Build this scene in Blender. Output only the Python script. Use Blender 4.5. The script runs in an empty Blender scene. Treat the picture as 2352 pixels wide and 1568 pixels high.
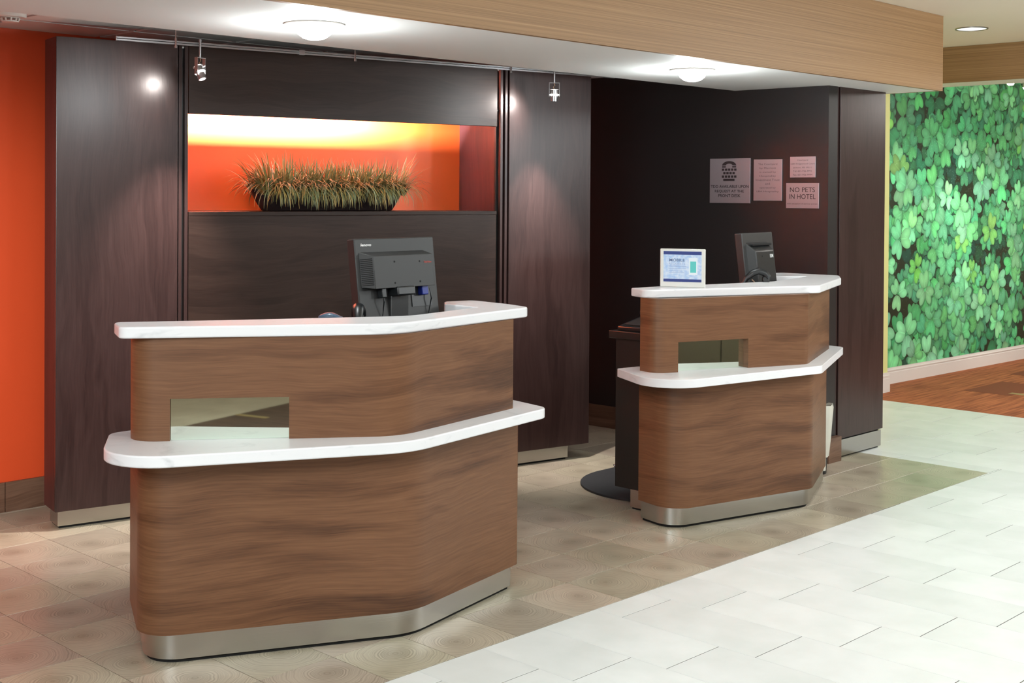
import bpy, bmesh, math, random
import numpy as np
from mathutils import Vector, Matrix
random.seed(7)
R = math.radians
C = bpy.context.scene.collection

# ------------------------------------------------------------------ camera
cam_d = bpy.data.cameras.new('camera'); cam = bpy.data.objects.new('camera', cam_d); C.objects.link(cam)
a, t, r = 0.7733906, -0.0114618, 0.0063281
F = Vector((math.cos(a), math.sin(a), 0)); Rt = Vector((math.sin(a), -math.cos(a), 0)); U = Vector((0, 0, 1))
F2 = F*math.cos(t) + U*math.sin(t); U2 = -F*math.sin(t) + U*math.cos(t)
Rr = Rt*math.cos(r) + U2*math.sin(r); Ur = -Rt*math.sin(r) + U2*math.cos(r)
M = Matrix(((Rr.x, Ur.x, -F2.x, 0), (Rr.y, Ur.y, -F2.y, 0), (Rr.z, Ur.z, -F2.z, 1.6), (0, 0, 0, 1)))
cam.matrix_world = M
cam_d.sensor_width = 36; cam_d.lens = 36*2950.936/2352; cam_d.shift_y = (481.278-784)/2352; cam_d.clip_start = .05
bpy.context.scene.camera = cam
# ------------------------------------------------------------------ world + big lights + exposure
w = bpy.data.worlds.new('world'); bpy.context.scene.world = w; w.use_nodes = True
w.node_tree.nodes['Background'].inputs[0].default_value = (1, .97, .93, 1); w.node_tree.nodes['Background'].inputs[1].default_value = .3
vs = bpy.context.scene.view_settings
vs.view_transform = 'Standard'; vs.look = 'None'; vs.exposure = -.2; vs.gamma = 1; vs.use_curve_mapping = False

def area(name, loc, sx, sy, power, col=(.87, .965, 1), target=None, spread=180):
    l = bpy.data.lights.new(name, 'AREA'); l.shape = 'RECTANGLE'; l.size = sx; l.size_y = sy; l.energy = power; l.color = col; l.spread = R(spread)
    o = bpy.data.objects.new(name, l); C.objects.link(o); o.location = loc
    if target is not None: o.rotation_euler = (Vector(target)-Vector(loc)).to_track_quat('-Z', 'Y').to_euler()
    return o
area('hall_fill_light', (1.0, 0.9, 2.72), 2.0, 2.0, 115, target=(1.9, 2.0, 0))  # unseen area lights, added to light the hall from above
area('hall_fill_light', (4.6, 1.5, 2.72), 2.0, 1.4, 80, target=(4.6, 2.2, 0))
area('hall_fill_light', (7.8, 1.8, 2.72), 1.6, 1.2, 105, target=(7.4, 2.6, 0))
area('hall_fill_light', (-1.2, 1.8, 2.72), 1.6, 1.6, 200, target=(1.6, 5.6, .5))
area('far_hall_fill_light', (11.3, 3.0, 2.70), 1.6, 1.2, 150, col=(1, .97, .92), target=(11.3, 4.2, 0))  # unseen light added for the far end of the hall

def fill_point(name, loc, power, rad=.2, col=(.93, .98, 1)):  # bare point lights added to lift ceilings and walls; no pendant fittings
    l = bpy.data.lights.new(name, 'POINT'); l.energy = power; l.shadow_soft_size = rad; l.color = col
    o = bpy.data.objects.new(name, l); C.objects.link(o); o.location = loc; return o
fill_point('hall_fill_point', (2.6, -.6, 2.1), 70)
fill_point('hall_fill_point', (7.3, .6, 1.95), 110)
fill_point('hall_fill_point', (-.6, 3.6, 1.9), 34)
fill_point('hall_fill_point', (5.6, .6, 2.0), 30)
def beam_light(name, loc, target, power, cone, blend=1, rad=.1, col=(1, .96, .92)):
    l = bpy.data.lights.new(name, 'SPOT'); l.energy = power; l.spot_size = R(cone); l.spot_blend = blend; l.shadow_soft_size = rad; l.color = col
    o = bpy.data.objects.new(name, l); C.objects.link(o); o.location = loc; o.rotation_euler = (Vector(target)-Vector(loc)).to_track_quat('-Z', 'Y').to_euler(); return o
beam_light('orange_wall_fill_light', (.3, 3.0, 2.22), (2.55, 6.29, .75), 420, 44)  # added unseen spot that brightens the orange back wall
# ------------------------------------------------------------------ helpers
def s2l(c):
    return tuple(((x/255)/12.92 if x/255 <= .04045 else (((x/255)+.055)/1.055)**2.4) for x in c)
def tag(o, label=None, cat=None, group=None, kind=None):
    if label: o['label'] = label
    if cat: o['category'] = cat
    if group: o['group'] = group
    if kind: o['kind'] = kind
    return o
def empty(name, loc, rz=0, parent=None, rx=0):
    o = bpy.data.objects.new(name, None); C.objects.link(o); o.empty_display_size = .1
    o.location = loc; o.rotation_euler = (rx, 0, rz)
    if parent: o.parent = parent
    return o
def link(name, me, mat, parent=None, loc=(0, 0, 0), smooth=True, ang=35):
    if mat is not None and len(me.materials) == 0: me.materials.append(mat)
    if smooth:
        me.shade_smooth(); me.set_sharp_from_angle(angle=R(ang))
    o = bpy.data.objects.new(name, me); C.objects.link(o); o.location = loc
    if parent: o.parent = parent
    return o
def bevel(o, wd=.004, seg=2, lim=30):
    m = o.modifiers.new('bevel', 'BEVEL'); m.width = wd; m.segments = seg; m.limit_method = 'ANGLE'; m.angle_limit = R(lim); m.harden_normals = False
    return o
class MB:
    def __init__(s): s.bm = bmesh.new(); s.uv = s.bm.loops.layers.uv.new('UVMap')
    def box(s, x0, x1, y0, y1, z0, z1, mat=None):
        vs_ = [s.bm.verts.new(Vector(c)) for c in [(x0,y0,z0),(x1,y0,z0),(x1,y1,z0),(x0,y1,z0),(x0,y0,z1),(x1,y0,z1),(x1,y1,z1),(x0,y1,z1)]]
        if mat is not None:
            for v in vs_: v.co = mat @ v.co
        for idx, ax in (((0,3,2,1),'z'),((4,5,6,7),'z'),((0,1,5,4),'y'),((2,3,7,6),'y'),((1,2,6,5),'x'),((3,0,4,7),'x')):
            f = s.bm.faces.new([vs_[i] for i in idx])
            raw = [(x0,y0,z0),(x1,y0,z0),(x1,y1,z0),(x0,y1,z0),(x0,y0,z1),(x1,y0,z1),(x1,y1,z1),(x0,y1,z1)]
            for l, i in zip(f.loops, idx):
                c = raw[i]
                l[s.uv].uv = (c[0], c[1]) if ax == 'z' else ((c[0], c[2]) if ax == 'y' else (c[1], c[2]))
        return s
    def prism(s, pts, z0, z1, u0=0.0, closed=True):
        """vertical prism over a plan outline (counter-clockwise); uv = running length, height"""
        n = len(pts); lo = [s.bm.verts.new((p[0], p[1], z0)) for p in pts]; hi = [s.bm.verts.new((p[0], p[1], z1)) for p in pts]
        acc = u0
        for i in range(n):
            j = (i+1) % n; L = math.dist(pts[i], pts[j])
            f = s.bm.faces.new((lo[i], lo[j], hi[j], hi[i]))
            for l, uv in zip(f.loops, ((acc, z0), (acc+L, z0), (acc+L, z1), (acc, z1))): l[s.uv].uv = uv
            acc += L
        f = s.bm.faces.new(hi)
        for l in f.loops: l[s.uv].uv = l.vert.co.xy
        f = s.bm.faces.new(lo[::-1])
        for l in f.loops: l[s.uv].uv = l.vert.co.xy
        return s
    def cyl(s, p0, p1, r0, r1=None, seg=20, caps=True):
        r1 = r0 if r1 is None else r1
        p0 = Vector(p0); p1 = Vector(p1); d = (p1-p0); L = d.length; q = d.to_track_quat('Z', 'Y').to_matrix()
        A = [s.bm.verts.new(p0 + q @ Vector((r0*math.cos(2*math.pi*i/seg), r0*math.sin(2*math.pi*i/seg), 0))) for i in range(seg)]
        B = [s.bm.verts.new(p1 + q @ Vector((r1*math.cos(2*math.pi*i/seg), r1*math.sin(2*math.pi*i/seg), 0))) for i in range(seg)]
        for i in range(seg):
            j = (i+1) % seg; s.bm.faces.new((A[i], A[j], B[j], B[i]))
        if caps: s.bm.faces.new(A[::-1]); s.bm.faces.new(B)
        return s
    def lathe(s, prof, cx=0, cy=0, seg=32, cap=True):
        rings = []
        for rr, z in prof:
            rings.append([s.bm.verts.new((cx+rr*math.cos(2*math.pi*i/seg), cy+rr*math.sin(2*math.pi*i/seg), z)) for i in range(seg)] if rr > 1e-6 else [s.bm.verts.new((cx, cy, z))])
        for A, B in zip(rings, rings[1:]):
            for i in range(seg):
                j = (i+1) % seg
                if len(A) == 1 and len(B) == 1: continue
                if len(A) == 1: s.bm.faces.new((A[0], B[j], B[i]))
                elif len(B) == 1: s.bm.faces.new((A[i], A[j], B[0]))
                else: s.bm.faces.new((A[i], A[j], B[j], B[i]))
        return s
    def tube(s, pts, rad, seg=8):
        pts = [Vector(p) for p in pts]; prev = None
        for i, p in enumerate(pts):
            d = (pts[min(i+1, len(pts)-1)] - pts[max(i-1, 0)]).normalized()
            q = d.to_track_quat('Z', 'Y').to_matrix()
            rg = [s.bm.verts.new(p + q @ Vector((rad*math.cos(2*math.pi*k/seg), rad*math.sin(2*math.pi*k/seg), 0))) for k in range(seg)]
            if prev:
                # match nearest start to avoid twist
                off = min(range(seg), key=lambda o: (rg[o].co-prev[0].co).length)
                rg = rg[off:]+rg[:off]
                for k in range(seg):
                    j = (k+1) % seg; s.bm.faces.new((prev[k], prev[j], rg[j], rg[k]))
            else: s.bm.faces.new(rg[::-1])
            prev = rg
        s.bm.faces.new(prev); return s
    def build(s, name, mat, parent=None, offset=(0, 0, 0), loc=(0, 0, 0), smooth=True, ang=35):
        bmesh.ops.recalc_face_normals(s.bm, faces=s.bm.faces)
        if any(offset): bmesh.ops.translate(s.bm, verts=s.bm.verts, vec=-Vector(offset))
        me = bpy.data.meshes.new(name); s.bm.to_mesh(me); s.bm.free()
        return link(name, me, mat, parent, loc, smooth, ang)

def roundpoly(pts, radii, seg=10):
    out = []; n = len(pts)
    for i, p in enumerate(pts):
        rr = radii[i]; p = Vector(p)
        if rr <= 0: out.append(tuple(p)); continue
        A = (Vector(pts[i-1])-p); B = (Vector(pts[(i+1) % n])-p); la, lb = A.length, B.length; A.normalize(); B.normalize()
        th = A.angle(B); tl = min(rr/math.tan(th/2), la*.49, lb*.49); re = tl*math.tan(th/2)
        c = p + (A+B).normalized()*(re/math.sin(th/2)); s0 = p+A*tl; s1 = p+B*tl
        a0 = math.atan2(*(s0-c).yx); a1 = math.atan2(*(s1-c).yx); da = (a1-a0+math.pi) % (2*math.pi)-math.pi
        for k in range(seg+1): out.append((c.x+re*math.cos(a0+da*k/seg), c.y+re*math.sin(a0+da*k/seg)))
    return out
def text(name, body, width, mat, parent, loc, align='CENTER', shear=0, xs=1.0, height=None, label=None, bold=0):
    cu = bpy.data.curves.new('t', 'FONT'); cu.body = body; cu.align_x = align; cu.align_y = 'CENTER'; cu.size = 1; cu.shear = shear; cu.extrude = .0; cu.resolution_u = 3; cu.offset = bold
    tmp = bpy.data.objects.new('t', cu); C.objects.link(tmp)
    dg = bpy.context.evaluated_depsgraph_get(); dg.update()
    me = bpy.data.meshes.new_from_object(tmp.evaluated_get(dg)); bpy.data.objects.remove(tmp)
    co = np.empty(len(me.vertices)*3); me.vertices.foreach_get('co', co); co = co.reshape(-1, 3)
    w0 = co[:, 0].max()-co[:, 0].min(); k = width/w0; kz = k if height is None else height/(co[:, 1].max()-co[:, 1].min())
    new = np.stack([co[:, 0]*k, -.0004+0*co[:, 1], co[:, 1]*kz], 1); me.vertices.foreach_set('co', new.ravel()); me.update()
    me.materials.clear()
    o = link(name, me, mat, parent, loc, smooth=False)
    return o

# ------------------------------------------------------------------ materials
def newmat(name):
    m = bpy.data.materials.new(name); m.use_nodes = True; nt = m.node_tree; return m, nt, nt.nodes['Principled BSDF']
def pm(name, col, rough=.5, metal=0, spec=.5, emit=None, es=0, coat=0, noise=0, nscale=20):
    m, nt, b = newmat(name); c = s2l(col)
    b.inputs['Base Color'].default_value = (*c, 1); b.inputs['Roughness'].default_value = rough; b.inputs['Metallic'].default_value = metal
    b.inputs['Specular IOR Level'].default_value = spec; b.inputs['Coat Weight'].default_value = coat
    if emit: b.inputs['Emission Color'].default_value = (*s2l(emit), 1); b.inputs['Emission Strength'].default_value = es
    if noise:
        tc = nt.nodes.new('ShaderNodeTexCoord'); n = nt.nodes.new('ShaderNodeTexNoise'); n.inputs['Scale'].default_value = nscale; n.inputs['Detail'].default_value = 4
        mx = nt.nodes.new('ShaderNodeMix'); mx.data_type = 'RGBA'; mx.inputs[6].default_value = (*c, 1); mx.inputs[7].default_value = (*[x*(1-noise) for x in c], 1)
        nt.links.new(tc.outputs['Object'], n.inputs['Vector']); nt.links.new(n.outputs['Fac'], mx.inputs[0]); nt.links.new(mx.outputs[2], b.inputs['Base Color'])
    return m
def ramp(nt, stops):
    n = nt.nodes.new('ShaderNodeValToRGB'); e = n.color_ramp.elements
    while len(e) < len(stops): e.new(.5)
    for el, (p, c) in zip(e, stops): el.position = p; el.color = (*c, 1)
    return n
def wood(name, cols, vertical=False, rough=.45, fine=1.0, swirl=.5, coat=0, stripes=False, bump=.05, coord='UV', spec=.5, wl=9.0):
    """veneer grain from the uv (running length, height)"""
    m, nt, b = newmat(name); N = nt.nodes.new; L = nt.links.new
    tc = N('ShaderNodeTexCoord'); mp = N('ShaderNodeMapping'); L(tc.outputs[coord], mp.inputs[0])
    mp.inputs['Rotation'].default_value = (0, 0, R(90) if vertical else 0)
    if not stripes:
        wn = N('ShaderNodeTexNoise'); wn.inputs['Scale'].default_value = 1.8; wn.inputs['Detail'].default_value = 2; L(mp.outputs[0], wn.inputs['Vector'])
        wm = N('ShaderNodeVectorMath'); wm.operation = 'MULTIPLY_ADD'; wm.inputs[1].default_value = (0, .10, 0); L(wn.outputs['Color'], wm.inputs[0]); L(mp.outputs[0], wm.inputs[2])
        mp = wm
    st = N('ShaderNodeMapping'); st.inputs['Scale'].default_value = (.55, 5.0, 1); L(mp.outputs[0], st.inputs[0])
    n1 = N('ShaderNodeTexNoise'); n1.inputs['Scale'].default_value = 1.6; n1.inputs['Detail'].default_value = 5; n1.inputs['Roughness'].default_value = .55; n1.inputs['Distortion'].default_value = swirl; L(st.outputs[0], n1.inputs['Vector'])
    st2 = N('ShaderNodeMapping'); st2.inputs['Scale'].default_value = (.35 if stripes else 3*fine, 130*fine, 1); L(mp.outputs[0], st2.inputs[0])
    n2 = N('ShaderNodeTexNoise'); n2.inputs['Scale'].default_value = 1; n2.inputs['Detail'].default_value = 3; L(st2.outputs[0], n2.inputs['Vector'])
    # growth-ring figure: rings of the slow noise
    mu = N('ShaderNodeMath'); mu.operation = 'MULTIPLY'; mu.inputs[1].default_value = wl; L(n1.outputs['Fac'], mu.inputs[0])
    fr = N('ShaderNodeMath'); fr.operation = 'PINGPONG'; fr.inputs[1].default_value = 1; L(mu.outputs[0], fr.inputs[0])
    add = N('ShaderNodeMath'); add.operation = 'MULTIPLY_ADD'; add.inputs[1].default_value = .12 if not stripes else .0; L(fr.outputs[0], add.inputs[0])
    st3 = N('ShaderNodeMapping'); st3.inputs['Scale'].default_value = (1.2 if stripes else 9*fine, 330*fine if not stripes else 420, 1); L(mp.outputs[0], st3.inputs[0])
    n3 = N('ShaderNodeTexNoise'); n3.inputs['Scale'].default_value = 1; n3.inputs['Detail'].default_value = 2; L(st3.outputs[0], n3.inputs['Vector'])
    n23 = N('ShaderNodeMix'); n23.data_type = 'FLOAT'; n23.inputs[0].default_value = .45; L(n2.outputs['Fac'], n23.inputs[2]); L(n3.outputs['Fac'], n23.inputs[3])
    a2 = N('ShaderNodeMath'); a2.operation = 'MULTIPLY_ADD'; a2.inputs[1].default_value = .50 if not stripes else 1.0; L(n23.outputs[0], a2.inputs[0])
    a3 = N('ShaderNodeMath'); a3.operation = 'MULTIPLY'; a3.inputs[1].default_value = .55 if not stripes else .0; L(n1.outputs['Fac'], a3.inputs[0])
    L(a3.outputs[0], a2.inputs[2]); L(a2.outputs[0], add.inputs[2])
    rp = ramp(nt, [(.40 if not stripes else .3, s2l(cols[0])), (.55 if not stripes else .5, s2l(cols[1])), (.72 if not stripes else .7, s2l(cols[2]))]); L(add.outputs[0], rp.inputs[0])
    L(rp.outputs[0], b.inputs['Base Color']); b.inputs['Roughness'].default_value = rough; b.inputs['Coat Weight'].default_value = coat; b.inputs['Coat Roughness'].default_value = .2
    b.inputs['Specular IOR Level'].default_value = spec
    bp = N('ShaderNodeBump'); bp.inputs['Strength'].default_value = bump; bp.inputs['Distance'].default_value = .002; hb = N('ShaderNodeMath'); hb.operation = 'MULTIPLY_ADD'; hb.inputs[1].default_value = .35; L(fr.outputs[0], hb.inputs[0]); L(n23.outputs[0], hb.inputs[2]); L(hb.outputs[0], bp.inputs['Height']); L(bp.outputs[0], b.inputs['Normal'])
    return m
def quartz():
    m, nt, b = newmat('white_quartz'); N = nt.nodes.new; L = nt.links.new
    tc = N('ShaderNodeTexCoord'); mp = N('ShaderNodeMapping'); mp.inputs['Scale'].default_value = (3, 3, 9); mp.inputs['Rotation'].default_value = (0, .15, .5); L(tc.outputs['Object'], mp.inputs[0])
    n = N('ShaderNodeTexNoise'); n.inputs['Scale'].default_value = 2.2; n.inputs['Detail'].default_value = 8; n.inputs['Distortion'].default_value = 1.2; L(mp.outputs[0], n.inputs['Vector'])
    rp = ramp(nt, [(.0, s2l((236, 236, 238))), (.60, s2l((234, 234, 237))), (.74, s2l((212, 213, 216)))]); L(n.outputs['Fac'], rp.inputs[0])
    L(rp.outputs[0], b.inputs['Base Color']); b.inputs['Roughness'].default_value = .28
    return m
def steel(name='brushed_steel', col=(186, 184, 180), rough=.27):
    m, nt, b = newmat(name); N = nt.nodes.new; L = nt.links.new
    b.inputs['Base Color'].default_value = (*s2l(col), 1); b.inputs['Metallic'].default_value = 1; b.inputs['Roughness'].default_value = rough
    tc = N('ShaderNodeTexCoord'); mp = N('ShaderNodeMapping'); mp.inputs['Scale'].default_value = (2, 400, 1); L(tc.outputs['UV'], mp.inputs[0])
    n = N('ShaderNodeTexNoise'); n.inputs['Scale'].default_value = 1; n.inputs['Detail'].default_value = 2; L(mp.outputs[0], n.inputs['Vector'])
    bp = N('ShaderNodeBump'); bp.inputs['Strength'].default_value = .12; bp.inputs['Distance'].default_value = .001; L(n.outputs['Fac'], bp.inputs['Height']); L(bp.outputs[0], b.inputs['Normal'])
    b.inputs['Anisotropic'].default_value = .6
    return m
def tile_mat(name, c1, c2, rings=False, rough=.3, c3=None):
    m, nt, b = newmat(name); N = nt.nodes.new; L = nt.links.new
    tc = N('ShaderNodeTexCoord'); oi = N('ShaderNodeObjectInfo')
    sc = N('ShaderNodeMath'); sc.operation = 'MULTIPLY'; sc.inputs[1].default_value = 37.7; L(oi.outputs['Random'], sc.inputs[0])
    cb = N('ShaderNodeCombineXYZ'); L(sc.outputs[0], cb.inputs[0]); L(sc.outputs[0], cb.inputs[2])
    av = N('ShaderNodeVectorMath'); av.operation = 'ADD'; L(tc.outputs['Object'], av.inputs[0]); L(cb.outputs[0], av.inputs[1])
    n1 = N('ShaderNodeTexNoise'); n1.inputs['Scale'].default_value = 5; n1.inputs['Detail'].default_value = 5; L(av.outputs[0], n1.inputs['Vector'])
    if rings:
        # end grain: rings about an off-centre pith, wavering, with radial checks
        sn = N('ShaderNodeMath'); sn.operation = 'SINE'; L(sc.outputs[0], sn.inputs[0])
        m1 = N('ShaderNodeMath'); m1.operation = 'MULTIPLY'; m1.inputs[1].default_value = .055; L(sn.outputs[0], m1.inputs[0])
        cs = N('ShaderNodeMath'); cs.operation = 'COSINE'; s3 = N('ShaderNodeMath'); s3.operation = 'MULTIPLY'; s3.inputs[1].default_value = 2.3; L(sc.outputs[0], s3.inputs[0]); L(s3.outputs[0], cs.inputs[0])
        m2 = N('ShaderNodeMath'); m2.operation = 'MULTIPLY'; m2.inputs[1].default_value = .05; L(cs.outputs[0], m2.inputs[0])
        cc = N('ShaderNodeCombineXYZ'); L(m1.outputs[0], cc.inputs[0]); L(m2.outputs[0], cc.inputs[1])
        a2 = N('ShaderNodeVectorMath'); a2.operation = 'ADD'; L(tc.outputs['Object'], a2.inputs[0]); L(cc.outputs[0], a2.inputs[1])
        ds = N('ShaderNodeTexNoise'); ds.inputs['Scale'].default_value = 9; ds.inputs['Detail'].default_value = 2; L(av.outputs[0], ds.inputs['Vector'])
        dm = N('ShaderNodeMath'); dm.operation = 'MULTIPLY'; dm.inputs[1].default_value = .045; L(ds.outputs['Fac'], dm.inputs[0])
        ln = N('ShaderNodeVectorMath'); ln.operation = 'LENGTH'; L(a2.outputs[0], ln.inputs[0])
        ad = N('ShaderNodeMath'); ad.operation = 'ADD'; L(ln.outputs['Value'], ad.inputs[0]); L(dm.outputs[0], ad.inputs[1])
        mu = N('ShaderNodeMath'); mu.operation = 'MULTIPLY'; mu.inputs[1].default_value = 170; L(ad.outputs[0], mu.inputs[0])
        nn = N('ShaderNodeTexNoise'); nn.noise_dimensions = '1D'; nn.inputs['Scale'].default_value = 1; nn.inputs['Detail'].default_value = 3; L(mu.outputs[0], nn.inputs['W'])
        mm = N('ShaderNodeMath'); mm.operation = 'MULTIPLY_ADD'; mm.inputs[1].default_value = .62; L(nn.outputs['Fac'], mm.inputs[0])
        m4 = N('ShaderNodeMath'); m4.operation = 'MULTIPLY'; m4.inputs[1].default_value = .4; L(n1.outputs['Fac'], m4.inputs[0]); L(m4.outputs[0], mm.inputs[2])
        fac = mm.outputs[0]
        # pith darker
        lt = N('ShaderNodeMapRange'); lt.inputs[1].default_value = 0; lt.inputs[2].default_value = .07; lt.inputs[3].default_value = -.16; lt.inputs[4].default_value = 0; L(ln.outputs['Value'], lt.inputs[0])
        a5 = N('ShaderNodeMath'); a5.operation = 'ADD'; L(fac, a5.inputs[0]); L(lt.outputs[0], a5.inputs[1]); fac = a5.outputs[0]
        rp = ramp(nt, [(.3, s2l(c1)), (.62, s2l(c2))])
    else:
        fac = n1.outputs['Fac']; rp = ramp(nt, [(.35, s2l(c1)), (.65, s2l(c2))])
    L(fac, rp.inputs[0])
    hs = N('ShaderNodeHueSaturation'); mr = N('ShaderNodeMapRange'); L(oi.outputs['Random'], mr.inputs[0]); mr.inputs[3].default_value = .88 if rings else .96; mr.inputs[4].default_value = 1.12 if rings else 1.03
    L(mr.outputs[0], hs.inputs['Value']); L(rp.outputs[0], hs.inputs['Color'])
    if rings:
        hr = N('ShaderNodeMapRange'); s9 = N('ShaderNodeMath'); s9.operation = 'FRACT'; L(sc.outputs[0], s9.inputs[0]); L(s9.outputs[0], hr.inputs[0]); hr.inputs[3].default_value = .488; hr.inputs[4].default_value = .516; L(hr.outputs[0], hs.inputs['Hue'])
    L(hs.outputs[0], b.inputs['Base Color']); b.inputs['Roughness'].default_value = rough
    return m
MT = {}
MT['walnut'] = wood('walnut_laminate', [(74, 46, 29), (103, 68, 45), (125, 87, 60)], rough=.42, swirl=.25, spec=.4, wl=6)
MT['dark_v'] = wood('dark_veneer_vertical', [(42, 27, 26), (53, 36, 34), (62, 44, 42)], vertical=True, rough=.30, spec=.42, swirl=.35, bump=.10, wl=14)
MT['dark_h'] = wood('dark_veneer_horizontal', [(36, 24, 20), (46, 32, 27), (55, 40, 34)], rough=.34, spec=.3, swirl=.6, bump=.10, wl=14)
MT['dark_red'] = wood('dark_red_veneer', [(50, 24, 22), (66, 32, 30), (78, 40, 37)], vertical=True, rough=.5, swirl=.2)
MT['tan'] = wood('tan_striped_laminate', [(124, 92, 58), (150, 114, 76), (172, 136, 96)], rough=.5, swirl=.0, stripes=True, fine=1.1, bump=.02)
MT['quartz'] = quartz(); MT['steel'] = steel(); MT['chrome'] = pm('chrome', (215, 215, 220), .15, 1)
MT['alu'] = pm('satin_aluminium', (180, 180, 182), .3, 1)
MT['white_paint'] = pm('white_ceiling_paint', (232, 232, 229), .6, noise=.03, nscale=3)
MT['cream_paint'] = pm('cream_ceiling_paint', (234, 224, 204), .7, noise=.03, nscale=3)
MT['orange'] = pm('orange_paint', (235, 98, 38), .4, noise=.04, nscale=2)
MT['yellow_green'] = pm('yellow_green_paint', (222, 222, 150), .6)
MT['trim_white'] = pm('white_trim_paint', (228, 222, 216), .35)
MT['alcove'] = pm('dark_alcove_paint', (38, 34, 34), .4, noise=.15, nscale=2)
MT['black_lam'] = pm('black_laminate', (27, 28, 27), .42, noise=.1)
MT['black_plastic'] = pm('black_plastic', (28, 30, 32), .35, noise=.08, nscale=40)
MT['grey_plastic'] = pm('charcoal_plastic', (40, 40, 40), .45, noise=.06, nscale=40)
MT['blue_plastic'] = pm('blue_grey_plastic', (70, 92, 112), .3)
MT['blue_plug'] = pm('blue_plug', (26, 44, 130), .4)
MT['white_plastic'] = pm('white_plastic', (226, 226, 220), .35)
MT['black'] = pm('black_gap', (12, 12, 12), .8)
MT['grout'] = pm('grout', (44, 40, 34), .8, noise=.1)
MT['mirror'] = pm('tinted_mirror', (236, 248, 236), .02, 1)
MT['white_tile'] = tile_mat('white_porcelain', (219, 222, 219), (228, 230, 228), rough=.35)
MT['wood_tile'] = tile_mat('end_grain_tile', (142, 130, 112), (186, 175, 156), rings=True, rough=.28)
MT['base_tile'] = wood('wood_look_base_tile', [(80, 55, 42), (104, 76, 60), (124, 94, 76)], rough=.4)
MT['sign_metal'] = steel('brushed_sign_metal', (186, 180, 186), .38)
MT['letter'] = pm('dark_lettering', (48, 34, 36), .6); MT['letter_grey'] = pm('grey_lettering', (84, 80, 86), .6)
MT['white_ink'] = pm('white_print', (235, 235, 235), .5); MT['red_ink'] = pm('red_print', (170, 60, 50), .5)
MT['rubber'] = pm('black_rubber', (44, 45, 48), .7, noise=.25, nscale=30)
MT['bag'] = pm('white_plastic_bag', (214, 212, 200), .4, noise=.06)
MT['wire'] = pm('tan_wire', (190, 150, 120), .4)
MT['yellow_ctp'] = pm('beige_carpet', (150, 128, 84), .9)
def emis(name, col, st):
    m, nt, b = newmat(name); b.inputs['Base Color'].default_value = (0, 0, 0, 1); b.inputs['Emission Color'].default_value = (*col, 1); b.inputs['Emission Strength'].default_value = st; return m
MT['lamp_glow'] = emis('lamp_glow', (1, .98, .95), 26); MT['spot_glow'] = emis('spot_glow', (1, .93, .85), 40)
MT['can_glow'] = emis('can_glow', (1, .99, .96), 1.2)
def carpet(name, c1, c2):
    m, nt, b = newmat(name); N = nt.nodes.new; L = nt.links.new
    tc = N('ShaderNodeTexCoord'); mp = N('ShaderNodeMapping'); mp.inputs['Scale'].default_value = (2.5, 45, 1); L(tc.outputs['Object'], mp.inputs[0])
    n = N('ShaderNodeTexNoise'); n.inputs['Scale'].default_value = 1; n.inputs['Detail'].default_value = 4; L(mp.outputs[0], n.inputs['Vector'])
    rp = ramp(nt, [(.35, s2l(c1)), (.62, s2l(c2))]); L(n.outputs['Fac'], rp.inputs[0]); L(rp.outputs[0], b.inputs['Base Color']); b.inputs['Roughness'].default_value = .9
    bp = N('ShaderNodeBump'); bp.inputs['Strength'].default_value = .3; bp.inputs['Distance'].default_value = .004; L(n.outputs['Fac'], bp.inputs['Height']); L(bp.outputs[0], b.inputs['Normal'])
    return m
MT['carpet_far'] = carpet('rust_carpet', (128, 66, 34), (178, 104, 62)); MT['carpet_near'] = carpet('brown_carpet', (60, 42, 34), (92, 68, 54))

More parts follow.
